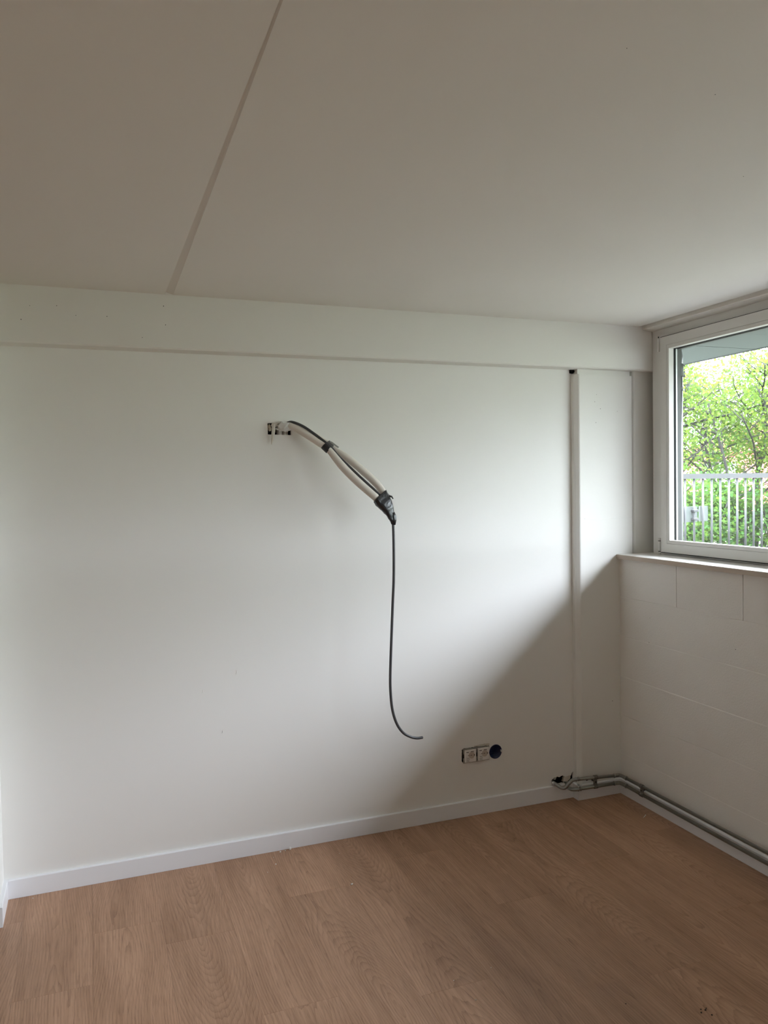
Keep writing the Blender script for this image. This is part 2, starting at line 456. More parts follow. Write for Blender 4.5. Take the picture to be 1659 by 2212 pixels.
# ------------------------------------------------------------------ beam and column
bw = 0.006
beam = MB().prism([(3.323, CEIL + 0.02), (3.323, 2.185 + bw), (3.323 + bw, 2.185), (WY + 0.004, 2.185), (WY + 0.004, CEIL + 0.02)], LX - 0.01, 2.79, 'x').obj('beam', M['beam'])
tag(beam, 'white concrete beam running along the top of the wall', kind='structure')
col = MB().prism([(2.301, WY + 0.01), (2.301, 3.388), (2.306, 3.381), (2.318, 3.369), (2.323, 3.367), (2.639, 3.367), (2.641, 3.369), (2.641, WY + 0.01)], -0.02, 2.160, 'z').obj('column', M['beam'])
tag(col, 'white square column in the corner', kind='structure')
MB().prism([(2.318, 2.150), (2.636, 2.158), (2.636, 2.19), (2.318, 2.19)], 3.378, WY + 0.01, 'y').obj('column_head', M['beam'], col)
MB().prism([(2.294, 2.168), (2.310, 2.166), (2.318, 2.176), (2.314, 2.1855), (2.294, 2.1855)], 3.402, WY + 0.005, 'y').obj('cavity', M['dark'], col)  # solid dark piece, painted as the shade in the open corner
hm = None
def holes(pts, axis_v, parent, r=0.0016):
    for k, p in enumerate(pts):
        p = Vector(p); d = Vector(axis_v)
        rr = r * (0.75 + 0.5 * ((k * 0.37) % 1))
        MB().cyl(p + d * 0.0004, p - d * 0.004, rr, 8).obj('screw_hole', M['dark'], parent)  # solid dark plug, coloured as the shade inside a hole
holes([(2.4239, 3.367, 2.0596), (2.4131, 3.367, 2.0228), (2.4471, 3.367, 1.988), (2.5493, 3.367, 1.9766), (2.4198, 3.367, 1.9171), (2.5085, 3.367, 0.4837)], (0, -1, 0), col)
holes([(-0.191, 3.323, 2.3276), (-0.0955, 3.323, 2.3334), (-0.2234, 3.323, 2.273), (-0.027, 3.323, 2.3001), (0.0876, 3.323, 2.3031), (0.3058, 3.323, 2.3576), (0.22, 3.323, 2.2268), (0.3118, 3.323, 2.2823)], (0, -1, 0), beam)
holes([(0.9413, 1.2087, CEIL), (1.2247, 1.2919, CEIL), (1.6201, 1.6111, CEIL)], (0, 0, -1), ceil, 0.0011)
# thin repair line across the column and a chipped bead on its edge
MB().tube([(2.345, 3.3672, 1.432), (2.42, 3.3672, 1.426), (2.52, 3.3672, 1.431), (2.63, 3.3672, 1.431)], 0.0008, 6).obj('crack', M['beam'], col)

# return beside the window
trim2 = MB().prism([(2.652, WY + 0.05), (2.652, 3.380), (2.657, 3.374), (2.664, 3.372), (2.86, 3.372), (2.86, WY + 0.05)], 1.20, 2.186, 'z').obj('trim_2', M['beam'])
tag(trim2, 'narrow painted return between column and window', kind='structure')
groove = MB().box(2.640, 2.654, 3.402, WY + 0.05, 1.20, 2.186).obj('trim_3', M['beam']); tag(groove, 'recessed shadow joint beside the column', kind='structure')

# ------------------------------------------------------------------ window wall: painted block courses under the sill
wr = MB().box(RX + 0.0060, 2.86, REAR, WY + 0.2, -0.2, 1.2205)
wr.box(2.736, 2.95, REAR - 0.1, 3.3225, 2.3805, 2.70)                     # over the window heads
wr.box(2.736, 2.86, REAR, -1.885, 1.2205, 2.3805)
wr.box(2.795, 2.86, 3.3725, 4.6, 1.2205, 2.70)
wall_right = wr.obj('wall_right', M['block']); tag(wall_right, 'white painted block wall under the window', kind='structure')
edges_z = [0.0, 0.2085, 0.411, 0.6128, 0.8218, 1.0235, 1.2205]
for c in range(6):
    z0, z1 = edges_z[c], edges_z[c + 1]
    y = 2.949 if c % 2 else 2.749                                        # running bond
    cuts = [3.372]
    while y > REAR: cuts.append(y); y -= 0.40
    cuts.append(REAR)
    for i in range(len(cuts) - 1):
        g = 0.0016 if c == 5 else 0.0
        dx = 0.0005 * math.sin(c * 2.3) + (rnd.uniform(-0.0004, 0.0004) if c == 5 else 0.0)
        X0, X1, Z0, Z1 = RX + dx, RX + 0.02, z0 + 0.0001, z1 - 0.0001
        q_ = MB().prism([(X1, Z0), (X0 + 0.0010, Z0), (X0, Z0 + 0.0010), (X0, Z1 - 0.0050), (X0 + 0.0006, Z1 - 0.0032), (X0 + 0.0024, Z1), (X1, Z1)], cuts[i + 1] + g, cuts[i] - g, 'y')
        q_.obj('block', M['block'], wall_right, loc=(RX, (cuts[i] + cuts[i + 1]) / 2, (z0 + z1) / 2))
holes([(RX, 3.1351, 0.946), (RX, 3.1428, 0.8237), (RX, 2.5902, 0.8944)], (-1, 0, 0), wall_right)

sill = MB().bbox(2.539, 2.795, -1.88, 3.3665, 1.2207, 1.2430, 0.0015).obj('window_sill', M['sill'])
tag(sill, 'pale window sill projecting over the block wall', kind='structure')
MB().box(2.5375, 2.5389, -1.88, 3.3662, 1.2209, 1.2415).obj('front_edge', M['edge'], sill)
MB().prism([(3.366, 1.214), (3.366, 1.2207), (3.332, 1.2207), (3.345, 1.216)], 2.541, RX + 0.001, 'x').obj('sill_chip', M['plaster'], sill)

# ------------------------------------------------------------------ windows
def window(n, y1, width):
    y0 = y1 - width
    w = empty('window_%d' % n, (FX, (y0 + y1) / 2, 1.2432), 'white framed window with one wide pane', kind='structure')
    fm = MB()
    fm.box(FX, FX + 0.06, y0, y1, 2.3295, 2.381).box(FX, FX + 0.06, y0, y1, 1.2434, 1.262)
    fm.box(FX, FX + 0.06, y0, y0 + 0.09, 1.2619, 2.3296).box(FX, FX + 0.06, y1 - 0.056, y1, 1.2619, 2.3296)
    fm.obj('frame', M['frame'], w)
    MB().box(FX + 0.028, FX + 0.06, y1 - 0.12, y1 - 0.0562, 1.2622, 2.3293).obj('hinge_slot_shade', M['slot_shade'], w)  # strip at the slot bottom, coloured grey for the slot's shade
    ring_profile(MB(), y0, y1, 1.2434, 2.381, 0.0400, 2.7965, 2.845).obj('outer_frame', M['outer'], w)
    if n == 1: MB().box(2.797, 2.86, 3.3205, 3.3715, 1.2434, 2.3805).obj('outer_reveal', M['outer'], w)
    sy0, sy1, sz0, sz1 = y0 + 0.08, y1 - 0.08, 1.2565, 2.337
    s = ring_profile(MB(), sy0, sy1, sz0, sz1, 0.0445, 2.715, 2.760).obj('sash', M['frame'], w)
    MB().box(2.7165, 2.7345, sy0, sy1, sz1 + 0.0002, sz1 + 0.0026).box(2.7165, 2.7345, sy0, sy1, sz0 - 0.0040, sz0 - 0.0002).obj('sash_gap_shade', M['gasket'], s)  # shade in the gaps above and below the sash, put in as black strips
    ring_profile(MB(), sy0 + 0.0455, sy1 - 0.0455, sz0 + 0.0455, sz1 - 0.0455, 0.0170, 2.7158, 2.7465).obj('glazing_bead', M['frame'], s)
    ring_profile(MB(), sy0 + 0.0445, sy1 - 0.0445, sz0 + 0.0445, sz1 - 0.0445, 0.0200, 2.7467, 2.7570, 0.0165).obj('gasket', M['gasket'], s)
    for ya, yb in ((sy0 + 0.0445, sy0 + 0.0650), (sy1 - 0.0650, sy1 - 0.0445)):
        MB().box(2.7572, 2.7665, ya, yb, sz0 + 0.062, sz1 - 0.0640).obj('spacer', M['spacer'], s)
    ring_profile(MB(), sy0 + 0.0445, sy1 - 0.0445, sz0 + 0.0445, sz1 - 0.0445, 0.0212, 2.7667, 2.7880, 0.0120).obj('outer_sash', M['outer'], s)
    MB().add([(2.7545, sy0 + .05, sz0 + .05), (2.7545, sy1 - .05, sz0 + .05), (2.7545, sy1 - .05, sz1 - .05), (2.7545, sy0 + .05, sz1 - .05)], [(0, 1, 2, 3)]).obj('pane', M['glass'], s)
    yh = sy1 + 0.0100
    h = MB().tube([(2.714, yh, 2.268), (2.714, yh, 2.335)], 0.0055, 12, smooth_path=False).obj('hinge', M['frame'], w)
    MB().tube([(2.714, yh, 2.336), (2.714, yh, 2.344)], 0.0030, 8, smooth_path=False).obj('hinge_pin', M['gasket'], h)
    h = MB().tube([(2.714, yh, 1.244), (2.714, yh, 1.257)], 0.0058, 12, smooth_path=False).tube([(2.714, yh, 1.260), (2.714, yh, 1.3105)], 0.0068, 12, smooth_path=False).tube([(2.714, yh, 1.3135), (2.714, yh, 1.326)], 0.0060, 12, smooth_path=False).obj('hinge', M['frame'], w)
    MB().tube([(2.714, yh, 1.2568), (2.714, yh, 1.2602)], 0.0064, 12, smooth_path=False).tube([(2.714, yh, 1.3103), (2.714, yh, 1.3137)], 0.0066, 12, smooth_path=False).obj('hinge_ring', M['gasket'], h)
    return w
window(1, 3.320, 1.75); window(2, 1.570, 1.75); window(3, -0.180, 1.705)  # second and third are out of view, added for the light on the wall

# ------------------------------------------------------------------ baseboards
def bb(poly, a0, a1, ax, name, label):
    o = MB().prism(poly, a0, a1, ax).obj(name, M['white']); tag(o, label, kind='structure'); return o
ty = [(0, 0.0006), (BBT, 0.0006), (BBT, BBH - 0.002), (BBT - 0.002, BBH), (0, BBH)]
bb([(WY - u, z) for u, z in ty], LX + 0.0155, 2.3008, 'x', 'baseboard_back', 'white baseboard along the long wall')
bb([(2.301 - u, z) for u, z in ty], 3.3535, WY - BBT - 0.0005, 'y', 'baseboard_column', 'short white baseboard on the side of the column')
bb([(3.367 - u, z) for u, z in ty], 2.2875, RX - BBT - 0.0005, 'x', 'baseboard_corner', 'white baseboard across the front of the column')
bb([(LX + u * 1.1, z) for u, z in ty], 3.187, WY - 0.0005, 'y', 'baseboard_left', 'short white baseboard on the left wall stub')
bb([(RX - u, z) for u, z in ty], REAR, 3.3665, 'y', 'baseboard_right', 'white baseboard under the block wall')

# ------------------------------------------------------------------ taped line set with the hanging cable
ls = empty('air_conditioning_pipe_bundle', (0.80, WY, 1.872), 'bundle of cream insulated pipes and a hanging dark grey cable coming out of the wall', 'pipe bundle')
front = [(0.798, 3.47, 1.868), (0.812, 3.43, 1.882), (0.8341, 3.388, 1.8855), (0.8826, 3.345, 1.8521), (0.93, 3.318, 1.8165), (0.973, 3.295, 1.783), (0.9891, 3.285, 1.7657), (1.0332, 3.255, 1.7003), (1.0895, 3.225, 1.6351), (1.168, 3.19, 1.5577)]
MB().tube(front, [0.0135, 0.0135, 0.0138, 0.0145, 0.0145, 0.014, 0.0145, 0.0175, 0.0178, 0.0165], 18).obj('insulated_pipe', M['insul'], ls)
back = [(0.815, 3.48, 1.885), (0.826, 3.455, 1.8915), (0.8541, 3.415, 1.8935), (0.9033, 3.38, 1.8655), (0.95, 3.355, 1.832), (0.9975, 3.327, 1.7955), (1.0165, 3.31, 1.7755), (1.0692, 3.275, 1.7329), (1.1483, 3.24, 1.6567), (1.1861, 3.222, 1.6124), (1.2084, 3.205, 1.5729)]
MB().tube(back, [0.012, 0.0125, 0.013, 0.0135, 0.0135, 0.0135, 0.014, 0.0165, 0.0172, 0.0165, 0.0155], 18).obj('insulated_pipe', M['insul'], ls)
cab = [(0.8315, 3.42, 1.8997), (0.848, 3.385, 1.9005), (0.8865, 3.35, 1.8795), (0.9354, 3.322, 1.840), (0.9816, 3.295, 1.7975), (1.0013, 3.288, 1.7755), (1.024, 3.27, 1.7417), (1.0996, 3.225, 1.657), (1.1829, 3.19, 1.5686), (1.2263, 3.18, 1.4924), (1.2342, 3.18, 1.452), (1.2358, 3.18, 1.3512), (1.2334, 3.18, 1.21), (1.2273, 3.18, 1.1093), (1.2181, 3.18, 0.9479), (1.21, 3.18, 0.7862), (1.2107, 3.18, 0.7048), (1.2182, 3.18, 0.6326), (1.2367, 3.18, 0.5732), (1.2644, 3.18, 0.5308), (1.2971, 3.18, 0.5081), (1.3301, 3.18, 0.4966), (1.3591, 3.18, 0.496)]
c_ = MB().tube(cab, 0.0060, 12).obj('cable', M['cable'], ls); c_['label'] = 'dark grey cable hanging down and curling at its end'
MB().cyl((1.3591, 3.18, 0.496), (1.3600, 3.18, 0.4961), 0.0044, 12).obj('cable_end', M['spacer'], c_)
# two cut pipe ends further down inside the opening
for x in (0.8005, 0.8265):
    MB().tube([(x, WY + 0.03, 1.80), (x, WY + 0.026, 1.852), (x + 0.002, WY + 0.024, 1.864), (x + 0.004, WY + 0.026, 1.8705)], [0.0125, 0.0125, 0.0110, 0.004], 14).obj('pipe_stub', M['insul'], ls)

def stadium(c, d, o, r, n=28, lump=0.0, seed=0):
    c = Vector(c); d = Vector(d).normalized(); o = Vector(o)
    L_ = o.length; u = (o - d * o.dot(d)).normalized(); v = d.cross(u); out = []
    for i in range(n):
        a = 2 * math.pi * (i + 0.5) / n
        k = 1 + lump * noise.noise(Vector((math.cos(a) * 2, math.sin(a) * 2, seed * 0.7)))
        out.append(c + (u * math.cos(a) + v * math.sin(a)) * r * k + u * math.copysign(L_, math.cos(a)))
    return out
# narrow band of tape
c0 = Vector((0.9852, 3.311, 1.7893)); dv = Vector((0.66, -0.25, -0.70)).normalized(); ov = Vector((0.0122, 0.016, 0.0062))
secs = [stadium(c0 + dv * s, dv, ov, r, lump=0.03, seed=s * 60) for s, r in ((-0.016, 0.0155), (-0.0155, 0.0166), (-0.005, 0.0168), (0.008, 0.0166), (0.0165, 0.0166), (0.017, 0.0155))]
tb = MB().loft(secs).obj('tape_band', M['tape'], ls); tb['label'] = 'black tape band round the middle of the pipes'
# loose end of that tape
tp = c0 + dv * 0.004 + Vector((0.010, 0.0, 0.021))
MB().add([tp + Vector(q) for q in ((-0.022, -0.006, -0.004), (0.006, 0.004, 0.004), (0.042, 0.012, -0.020), (0.026, 0.002, -0.026), (-0.022, -0.006, -0.0032), (0.006, 0.004, 0.0048), (0.042, 0.012, -0.0192), (0.026, 0.002, -0.0252))],
         [(0, 1, 2, 3), (7, 6, 5, 4), (0, 4, 5, 1), (1, 5, 6, 2), (2, 6, 7, 3), (3, 7, 4, 0)]).obj('tape_flap', M['clip'], tb)
# wrapped end
ew = [((1.1815, 3.1985, 1.5715), (0.55, -0.25, -0.62), (0.0205, 0.0075, 0.0075), 0.0180), ((1.183, 3.198, 1.569), (0.55, -0.25, -0.62), (0.0208, 0.008, 0.0078), 0.0195),
      ((1.194, 3.194, 1.551), (0.5, -0.2, -0.7), (0.0180, 0.007, 0.0068), 0.0200), ((1.207, 3.189, 1.529), (0.5, -0.2, -0.75), (0.0135, 0.005, 0.005), 0.0195),
      ((1.217, 3.185, 1.508), (0.45, -0.15, -0.85), (0.0085, 0.003, 0.003), 0.0165), ((1.224, 3.182, 1.489), (0.35, -0.1, -0.9), (0.006, 0.0015, 0.0015), 0.0125),
      ((1.229, 3.18, 1.471), (0.2, 0, -1), (0.004, 0.001, 0.001), 0.0098), ((1.2325, 3.18, 1.458), (0.1, 0, -1), (0.002, 0.0, 0.0), 0.0080), ((1.234, 3.18, 1.447), (0, 0, -1), (0.001, 0, 0), 0.0068)]
fine = []
for i in range(len(ew) - 1):
    for k in range(4):
        t = k / 4
        fine.append([Vector(ew[i][j]).lerp(Vector(ew[i + 1][j]), t) for j in range(3)] + [ew[i][3] * (1 - t) + ew[i + 1][3] * t])
fine.append([Vector(ew[-1][j]) for j in range(3)] + [ew[-1][3]])
wrap = MB().loft([stadium(c, d, o, r, 36, lump=0.16, seed=i * 0.45) for i, (c, d, o, r) in enumerate(fine)]).obj('end_wrap', M['tape'], ls)
wrap['label'] = 'lumpy black tape wrapped round the pipe ends'
MB().loft([stadium((1.2335, 3.176, 1.500), (0.05, 0, -1), (0.0045, 0.002, 0), 0.0028, 14), stadium((1.2405, 3.173, 1.482), (0.02, 0, -1), (0.0058, 0.003, 0), 0.0030, 14), stadium((1.2410, 3.173, 1.463), (-.05, 0, -1), (0.0042, 0.002, 0), 0.0028, 14), stadium((1.2385, 3.175, 1.444), (-.1, 0, -1), (0.003, 0.001, 0), 0.0024, 14)]).obj('tape_fold', M['tape'], wrap)
MB().loft([stadium((1.219, 3.196, 1.571), (1, 0, -0.1), (0, 0.004, 0.002), 0.003, 12), stadium((1.236, 3.194, 1.567), (1, 0, -0.6), (0, 0.004, 0.002), 0.0032, 12), stadium((1.2405, 3.193, 1.557), (0.3, 0, -1), (0, 0.003, 0.001), 0.0026, 12)]).obj('tape_flap', M['tape'], wrap)

# white sealing tape crumpled round the pipes where they leave the wall
def crumple(c, s, n, seed, amp, name, m, parent):
    q = random.Random(seed); bm = bmesh.new(); bmesh.ops.create_icosphere(bm, subdivisions=2, radius=1)
    for v in bm.verts:
        k = 1 + amp * (noise.noise(v.co * n + Vector((seed, 0, 0))) + 0.6 * q.uniform(-1, 1) * 0.6)
        v.co = Vector((c[0] + v.co.x * s[0] * k, c[1] + v.co.y * s[1] * k, c[2] + v.co.z * s[2] * k))
    bm.verts.index_update()
    mb = MB(); mb.add([v.co for v in bm.verts], [[v.index for v in f.verts] for f in bm.faces]); bm.free()
    return mb.obj(name, m, parent)
st = crumple((0.812, 3.392, 1.8825), (0.026, 0.024, 0.0205), 1.7, 4, 0.55, 'sealing_tape', M['paper'], ls); st['label'] = 'crumpled white sealing tape at the wall opening'
crumple((0.778, 3.405, 1.889), (0.022, 0.014, 0.011), 1.8, 9, 0.5, 'sealing_tape', M['strip'], ls)
crumple((0.752, 3.420, 1.878), (0.008, 0.010, 0.016), 1.8, 12, 0.5, 'sealing_tape', M['strip'], ls)
for k, (x, z, w, h) in enumerate(((0.785, 1.872, .010, .006), (0.800, 1.866, .010, .008), (0.822, 1.864, .012, .006), (0.838, 1.870, .012, .006))):
    crumple((x, 3.402, z), (w, 0.008, h), 2.0, 20 + k, 0.6, 'sealing_tape', M['paper'], ls)
sp_ = [(0.7690, 3.403, 1.8985, 0.005), (0.7650, 3.392, 1.890, 0.0075), (0.7632, 3.389, 1.868, 0.0078), (0.7610, 3.389, 1.846, 0.0076), (0.7580, 3.391, 1.828, 0.0066), (0.7560, 3.394, 1.812, 0.0030), (0.7560, 3.396, 1.803, 0.0010)]
mb = MB()
mb.loft([[Vector((x - w, y, z)), Vector((x, y - 0.0018, z)), Vector((x + w, y, z)), Vector((x + w, y + 0.0008, z)), Vector((x, y - 0.0008, z)), Vector((x - w, y + 0.0008, z))] for x, y, z, w in sp_], smooth=False)
s_ = mb.obj('tape_strip', M['strip'], ls); s_['label'] = 'beige strip of tape dangling below the opening'

# ------------------------------------------------------------------ sockets and the empty box
def socket(x, label, tilt):
    e = empty('power_socket', (x, WY, 0.2955), label, 'socket', 'unfinished sockets on the long wall')
    z = 0.2955
    fr = MB()                                                             # zinc mounting frame with slotted edge
    for a0, a1, c0_, c1_ in ((-.0355, .0355, .031, .0355), (-.0355, .0355, -.0355, -.031), (-.0355, -.031, -.031, -.010), (-.0355, -.031, .010, .031), (.031, .0355, -.031, -.010), (.031, .0355, .010, .031)):
        fr.box(x + a0, x + a1, WY - 0.0055, WY - 0.0035, z + c0_, z + c1_)
    fr.box(x - .031, x - .028, WY - 0.0055, WY - 0.0035, z - .02, z + .02)
    fr.obj('mounting_frame', M['zinc'], e)
    b_ = MB().bbox(x - 0.027, x + 0.027, WY - 0.0034, WY + 0.035, z - 0.027, z + 0.027, 0.003)
    b_.obj('insert_body', M['clip'], e)
    cw = 0.0302
    card = MB().bbox(x - cw, x + cw, WY - 0.0150, WY - 0.0060, z - cw, z + cw, 0.0016).obj('cover_card', M['card'], e)
    card['label'] = 'white printed card covering the socket'
    y = WY - 0.0150
    def disc(cx, cz, r, m, name, d=0.0002, n=24):
        MB().cyl((x + cx, y - d, z + cz), (x + cx, y + 0.001, z + cz), r, n).obj(name, m, card)
    disc(.006, .0035, .0165, M['beige'], 'printed_circle', .00015)
    disc(-.0125, .0035, .0022, M['ink2'], 'printed_dot', .0003, 12); disc(-.004, .0035, .0024, M['ink'], 'printed_dot', .0003, 12); disc(.0045, .0035, .0024, M['ink2'], 'printed_dot', .0003, 12); disc(.020, .003, .0030, M['ink2'], 'printed_dot', .0003, 12)
    def strip(x0, x1, zc, h): return (x + x0, x + x1, y - 0.0003, y + 0.001, z + zc - h / 2, z + zc + h / 2)
    t1 = MB()
    for a in ((-.0235, -.0105, .0195, .0030), (.001, .018, .0215, .0026)): t1.box(*strip(*a))
    t1.obj('printed_heading', M['ink2'], card)
    t2 = MB()
    for a in ((-.024, -.020, .008, .0015), (-.024, -.019, -.001, .0015), (-.024, -.008, -.0075, .0013), (-.024, -.006, -.0105, .0012), (-.024, -.005, -.016, .0013), (-.024, -.006, -.019, .0012), (-.024, -.010, -.0235, .0014), (-.024, -.004, -.0265, .0012)): t2.box(*strip(*a))
    t2.obj('printed_lines', M['ink'], card)
    return e
socket(1.7045, 'left power socket with a printed white cover card, farthest from the blue box', 0)
socket(1.7755, 'power socket with a printed white cover card right beside the blue box', 0)
be = empty('junction_box', (1.8485, WY, 0.2935), 'round dark blue empty junction box right of the two sockets', 'junction box')
n = 40
sec = []
for y, r in ((WY - 0.0015, 0.0355), (WY - 0.0015, 0.0322), (WY + 0.047, 0.0310)):
    sec.append([(1.8485 + r * 0.985 * math.cos(2 * math.pi * i / n), y, 0.2935 + r * math.sin(2 * math.pi * i / n)) for i in range(n)])
sec = [[(p[0], p[1] + 0.0035, p[2]) for p in sec[0]]] + sec
mb = MB().loft(sec, True, cap=False)
mb.f.append(tuple(range(3 * n, 4 * n))); mb.s.append(False)
mb.obj('box_shell', M['blue'], be)
MB().box(1.8485 - .026, 1.8485 + .026, WY + 0.006, WY + 0.009, 0.2935 - .008, 0.2935 - .006).obj('rib', M['blue'], be)
MB().bbox(1.8785, 1.8865, WY - 0.004, WY + 0.006, 0.2880, 0.2990, 0.001).obj('screw_lug', M['paper'], be)
MB().bbox(1.8120, 1.8165, WY - 0.002, WY + 0.006, 0.2890, 0.2960, 0.001).obj('screw_lug', M['blue'], be)
mb = MB().prism(jit([(1.728, .3325), (1.776, .3330), (1.814, .3305), (1.818, .338), (1.795, .341), (1.756, .340), (1.733, .338)], 0.0012, 31), WY - 0.0006, WY + 0.002, 'y')
mb.obj('filler_patch', M['plaster'], wall_back)

# ------------------------------------------------------------------ heating pipes
def pipe(label, start, zc, ze, zr, r, yc, xr, elbow_pts):
    e = empty('heating_pipe', (2.30, yc, zc), label, 'pipe', 'grey heating pipes in the corner')
    xe = elbow_pts[0]
    yr = elbow_pts[1]
    xs = start[-1][0]
    MB().tube([(xs, yc, zc), (xe - 0.03, yc, ze)], r, 16, smooth_path=False).obj('tube', M['steel'], e)
    MB().tube([(xr, yr, ze), (xr, 0.6, zr), (xr, REAR + 0.02, zr)], r, 16, smooth_path=False).obj('tube', M['steel'], e)
    el = MB().tube([(xe - 0.034, yc, ze), (xe - 0.018, yc, ze), (xe - 0.006, yc - 0.003, ze), (xr - 0.002, yc - 0.012, ze), (xr, yc - 0.024, ze), (xr, yr - 0.004, ze)], r + 0.0012, 16)
    el.obj('elbow', M['steel'], e)
    for c, d in (((xe - 0.034, yc, ze), (1, 0, 0)), ((xr, yr - 0.004, ze), (0, 1, 0))):
        c = Vector(c); d = Vector(d)
        MB().tube([c - d * 0.0035, c - d * 0.0015, c + d * 0.0015, c + d * 0.0035], [r + 0.0014, r + 0.0032, r + 0.0032, r + 0.0014], 16, smooth_path=False).obj('press_ring', M['fitting'], e)
    s_ = MB().tube(start, r + 0.0010, 14).obj('bend', M['fitting'], e)
    c = Vector(start[-1])
    for dx in (-0.004, 0.010):
        MB().tube([(c.x + dx - 0.0035, c.y, c.z), (c.x + dx - 0.0015, c.y, c.z), (c.x + dx + 0.0015, c.y, c.z), (c.x + dx + 0.0035, c.y, c.z)], [r + .0012, r + .0030, r + .0030, r + .0012], 16, smooth_path=False).obj('press_ring', M['fitting'], e)
    return e
pu = pipe('upper grey heating pipe that bends out of the wall opening in an S', [(2.176, 3.44, 0.0905), (2.178, 3.405, 0.0890), (2.184, 3.385, 0.0850), (2.194, 3.365, 0.0780), (2.2075, 3.352, 0.0800), (2.2228, 3.345, 0.0985), (2.238, 3.338, 0.1160), (2.252, 3.3335, 0.1215), (2.264, 3.3333, 0.1213)], 0.1205, 0.1060, 0.1150, 0.0080, 3.333, 2.525, (2.525, 3.285))
pl = pipe('lower grey heating pipe along the baseboard', [(2.262, 3.44, 0.0760), (2.250, 3.400, 0.0700), (2.2400, 3.370, 0.0680), (2.2462, 3.345, 0.0682), (2.262, 3.334, 0.0694), (2.276, 3.333, 0.0697)], 0.0700, 0.0660, 0.0662, 0.0085, 3.333, 2.525, (2.525, 3.285))
MB().tube([(2.166, 3.407, 0.089), (2.176, 3.402, 0.0892)], [0.0085, 0.0095], 14, smooth_path=False).obj('pipe_cap', M['paper'], pu)

def bracket(c, along, out, zu, zl, label):
    e = empty('pipe_bracket', c, label, 'bracket', 'double pipe brackets')
    c = Vector(c); a = Vector(along); o = Vector(out)
    def ring(z, r, name):
        p = Vector((c.x, c.y, z))
        MB().tube([p - a * 0.011, p - a * 0.010, p + a * 0.010, p + a * 0.011], [r + 0.0012, r + 0.0026, r + 0.0026, r + 0.0012], 18, smooth_path=False).obj(name, M['clip'], e)
    ring(zu, 0.0080, 'clamp'); ring(zl, 0.0085, 'clamp')
    mb = MB(); hw = 0.0085
    z0, z1 = zl + 0.010, zu - 0.010
    p0 = c - a * hw - o * 0.007; p1 = c + a * hw + o * 0.003
    mb.bbox(min(p0.x, p1.x), max(p0.x, p1.x), min(p0.y, p1.y), max(p0.y, p1.y), z0, z1, 0.0008).obj('bridge', M['clip'], e)
    q = c + o * 0.004
    MB().cyl((q.x, q.y, (z0 + z1) / 2), tuple(Vector((q.x, q.y, (z0 + z1) / 2)) - o * 0.036), 0.0032, 10).obj('screw', M['dark'], e)
    return e
bracket((2.3765, 3.333, 0.092), (1, 0, 0), (0, -1, 0), 0.1145, 0.0682, 'grey double clip holding both pipes in front of the column')
bracket((2.525, 3.161, 0.087), (0, 1, 0), (-1, 0, 0), 0.1064, 0.0660, 'grey double clip holding both pipes on the block wall')
MB().add([(2.352, 3.366, 0.0955), (2.346, 3.3666, 0.104), (2.340, 3.3666, 0.096), (2.345, 3.3666, 0.089), (2.356, 3.3666, 0.091), (2.357, 3.3666, 0.101)], [(0, 1, 2), (0, 2, 3), (0, 3, 4), (0, 4, 5), (0, 5, 1)]).obj('screw_hole', M['dark'], col)

# ------------------------------------------------------------------ crumbs on the floor
def crumb(x, y, s, label, m='crumb', group='white plaster crumbs on the floor', flat=0.7, name='plaster_crumb', seed=None):
    seed = int(x * 1000) if seed is None else seed
    q = random.Random(seed); bm = bmesh.new(); bmesh.ops.create_icosphere(bm, subdivisions=1, radius=1)
    for v in bm.verts:
        k = 1 + q.uniform(-0.35, 0.35); v.co = Vector((v.co.x * s * k, v.co.y * s * k * 0.8, v.co.z * s * k * flat))
    zm = min(v.co.z for v in bm.verts)
    bm.verts.index_update()
    mb = MB(); mb.add([(v.co.x, v.co.y, v.co.z - zm) for v in bm.verts], [[v.index for v in f.verts] for f in bm.faces]); bm.free()
    o = mb.obj(name, M[m]); o.location = (x, y, 0.0001)
    return tag(o, label, 'crumb', group)
o = crumb(0.798, 3.385, 0.0058, 'largest white plaster crumb, standing against the long baseboard', flat=1.35)
crumb(0.753, 3.380, 0.0040, 'small white plaster crumb against the baseboard, left of the largest one')
crumb(0.776, 3.386, 0.0028, 'tiny white crumb between two crumbs at the baseboard')
crumb(0.9564, 2.9893, 0.0052, 'white plaster crumb lying alone in the middle of the floor')
crumb(0.7091, 3.2771, 0.0034, 'small white crumb on the floor in front of the largest crumb')
crumb(0.6613, 3.2227, 0.0018, 'tiny white speck on the floor, left of the crumb trail')
crumb(0.7146, 3.345, 0.0017, 'tiny white speck on the floor near the baseboard')
crumb(0.9921, 3.2698, 0.0017, 'tiny white speck on the floor, right of the crumb trail')
crumb(-0.2492, 3.3725, 0.0022, 'tiny white speck on the floor in the left corner')
crumb(1.0704, 2.2775, 0.0022, 'tiny white speck by the plank joint at the bottom of the photo')
crumb(1.0928, 2.1641, 0.0024, 'small white speck nearest to the viewer')
crumb(1.216, 2.2928, 0.0018, 'tiny white speck on the near right of the floor')
for k, (x, y, s, lb) in enumerate(((1.6975, 1.8551, .0034, 'largest black crumb of the cluster at the lower right, on its left end'), (1.7183, 1.8604, .0028, 'black crumb in the middle of the lower right cluster'), (1.7195, 1.835, .0028, 'black crumb of the lower right cluster nearest to the viewer'), (1.708, 1.868, .0024, 'small black crumb at the back of the lower right cluster'), (1.726, 1.866, .0020, 'smallest black crumb, at the right end of the lower right cluster'))):
    crumb(x, y, s, lb, 'soot', 'black crumbs at the lower right', name='dirt_crumb', seed=k + 50)
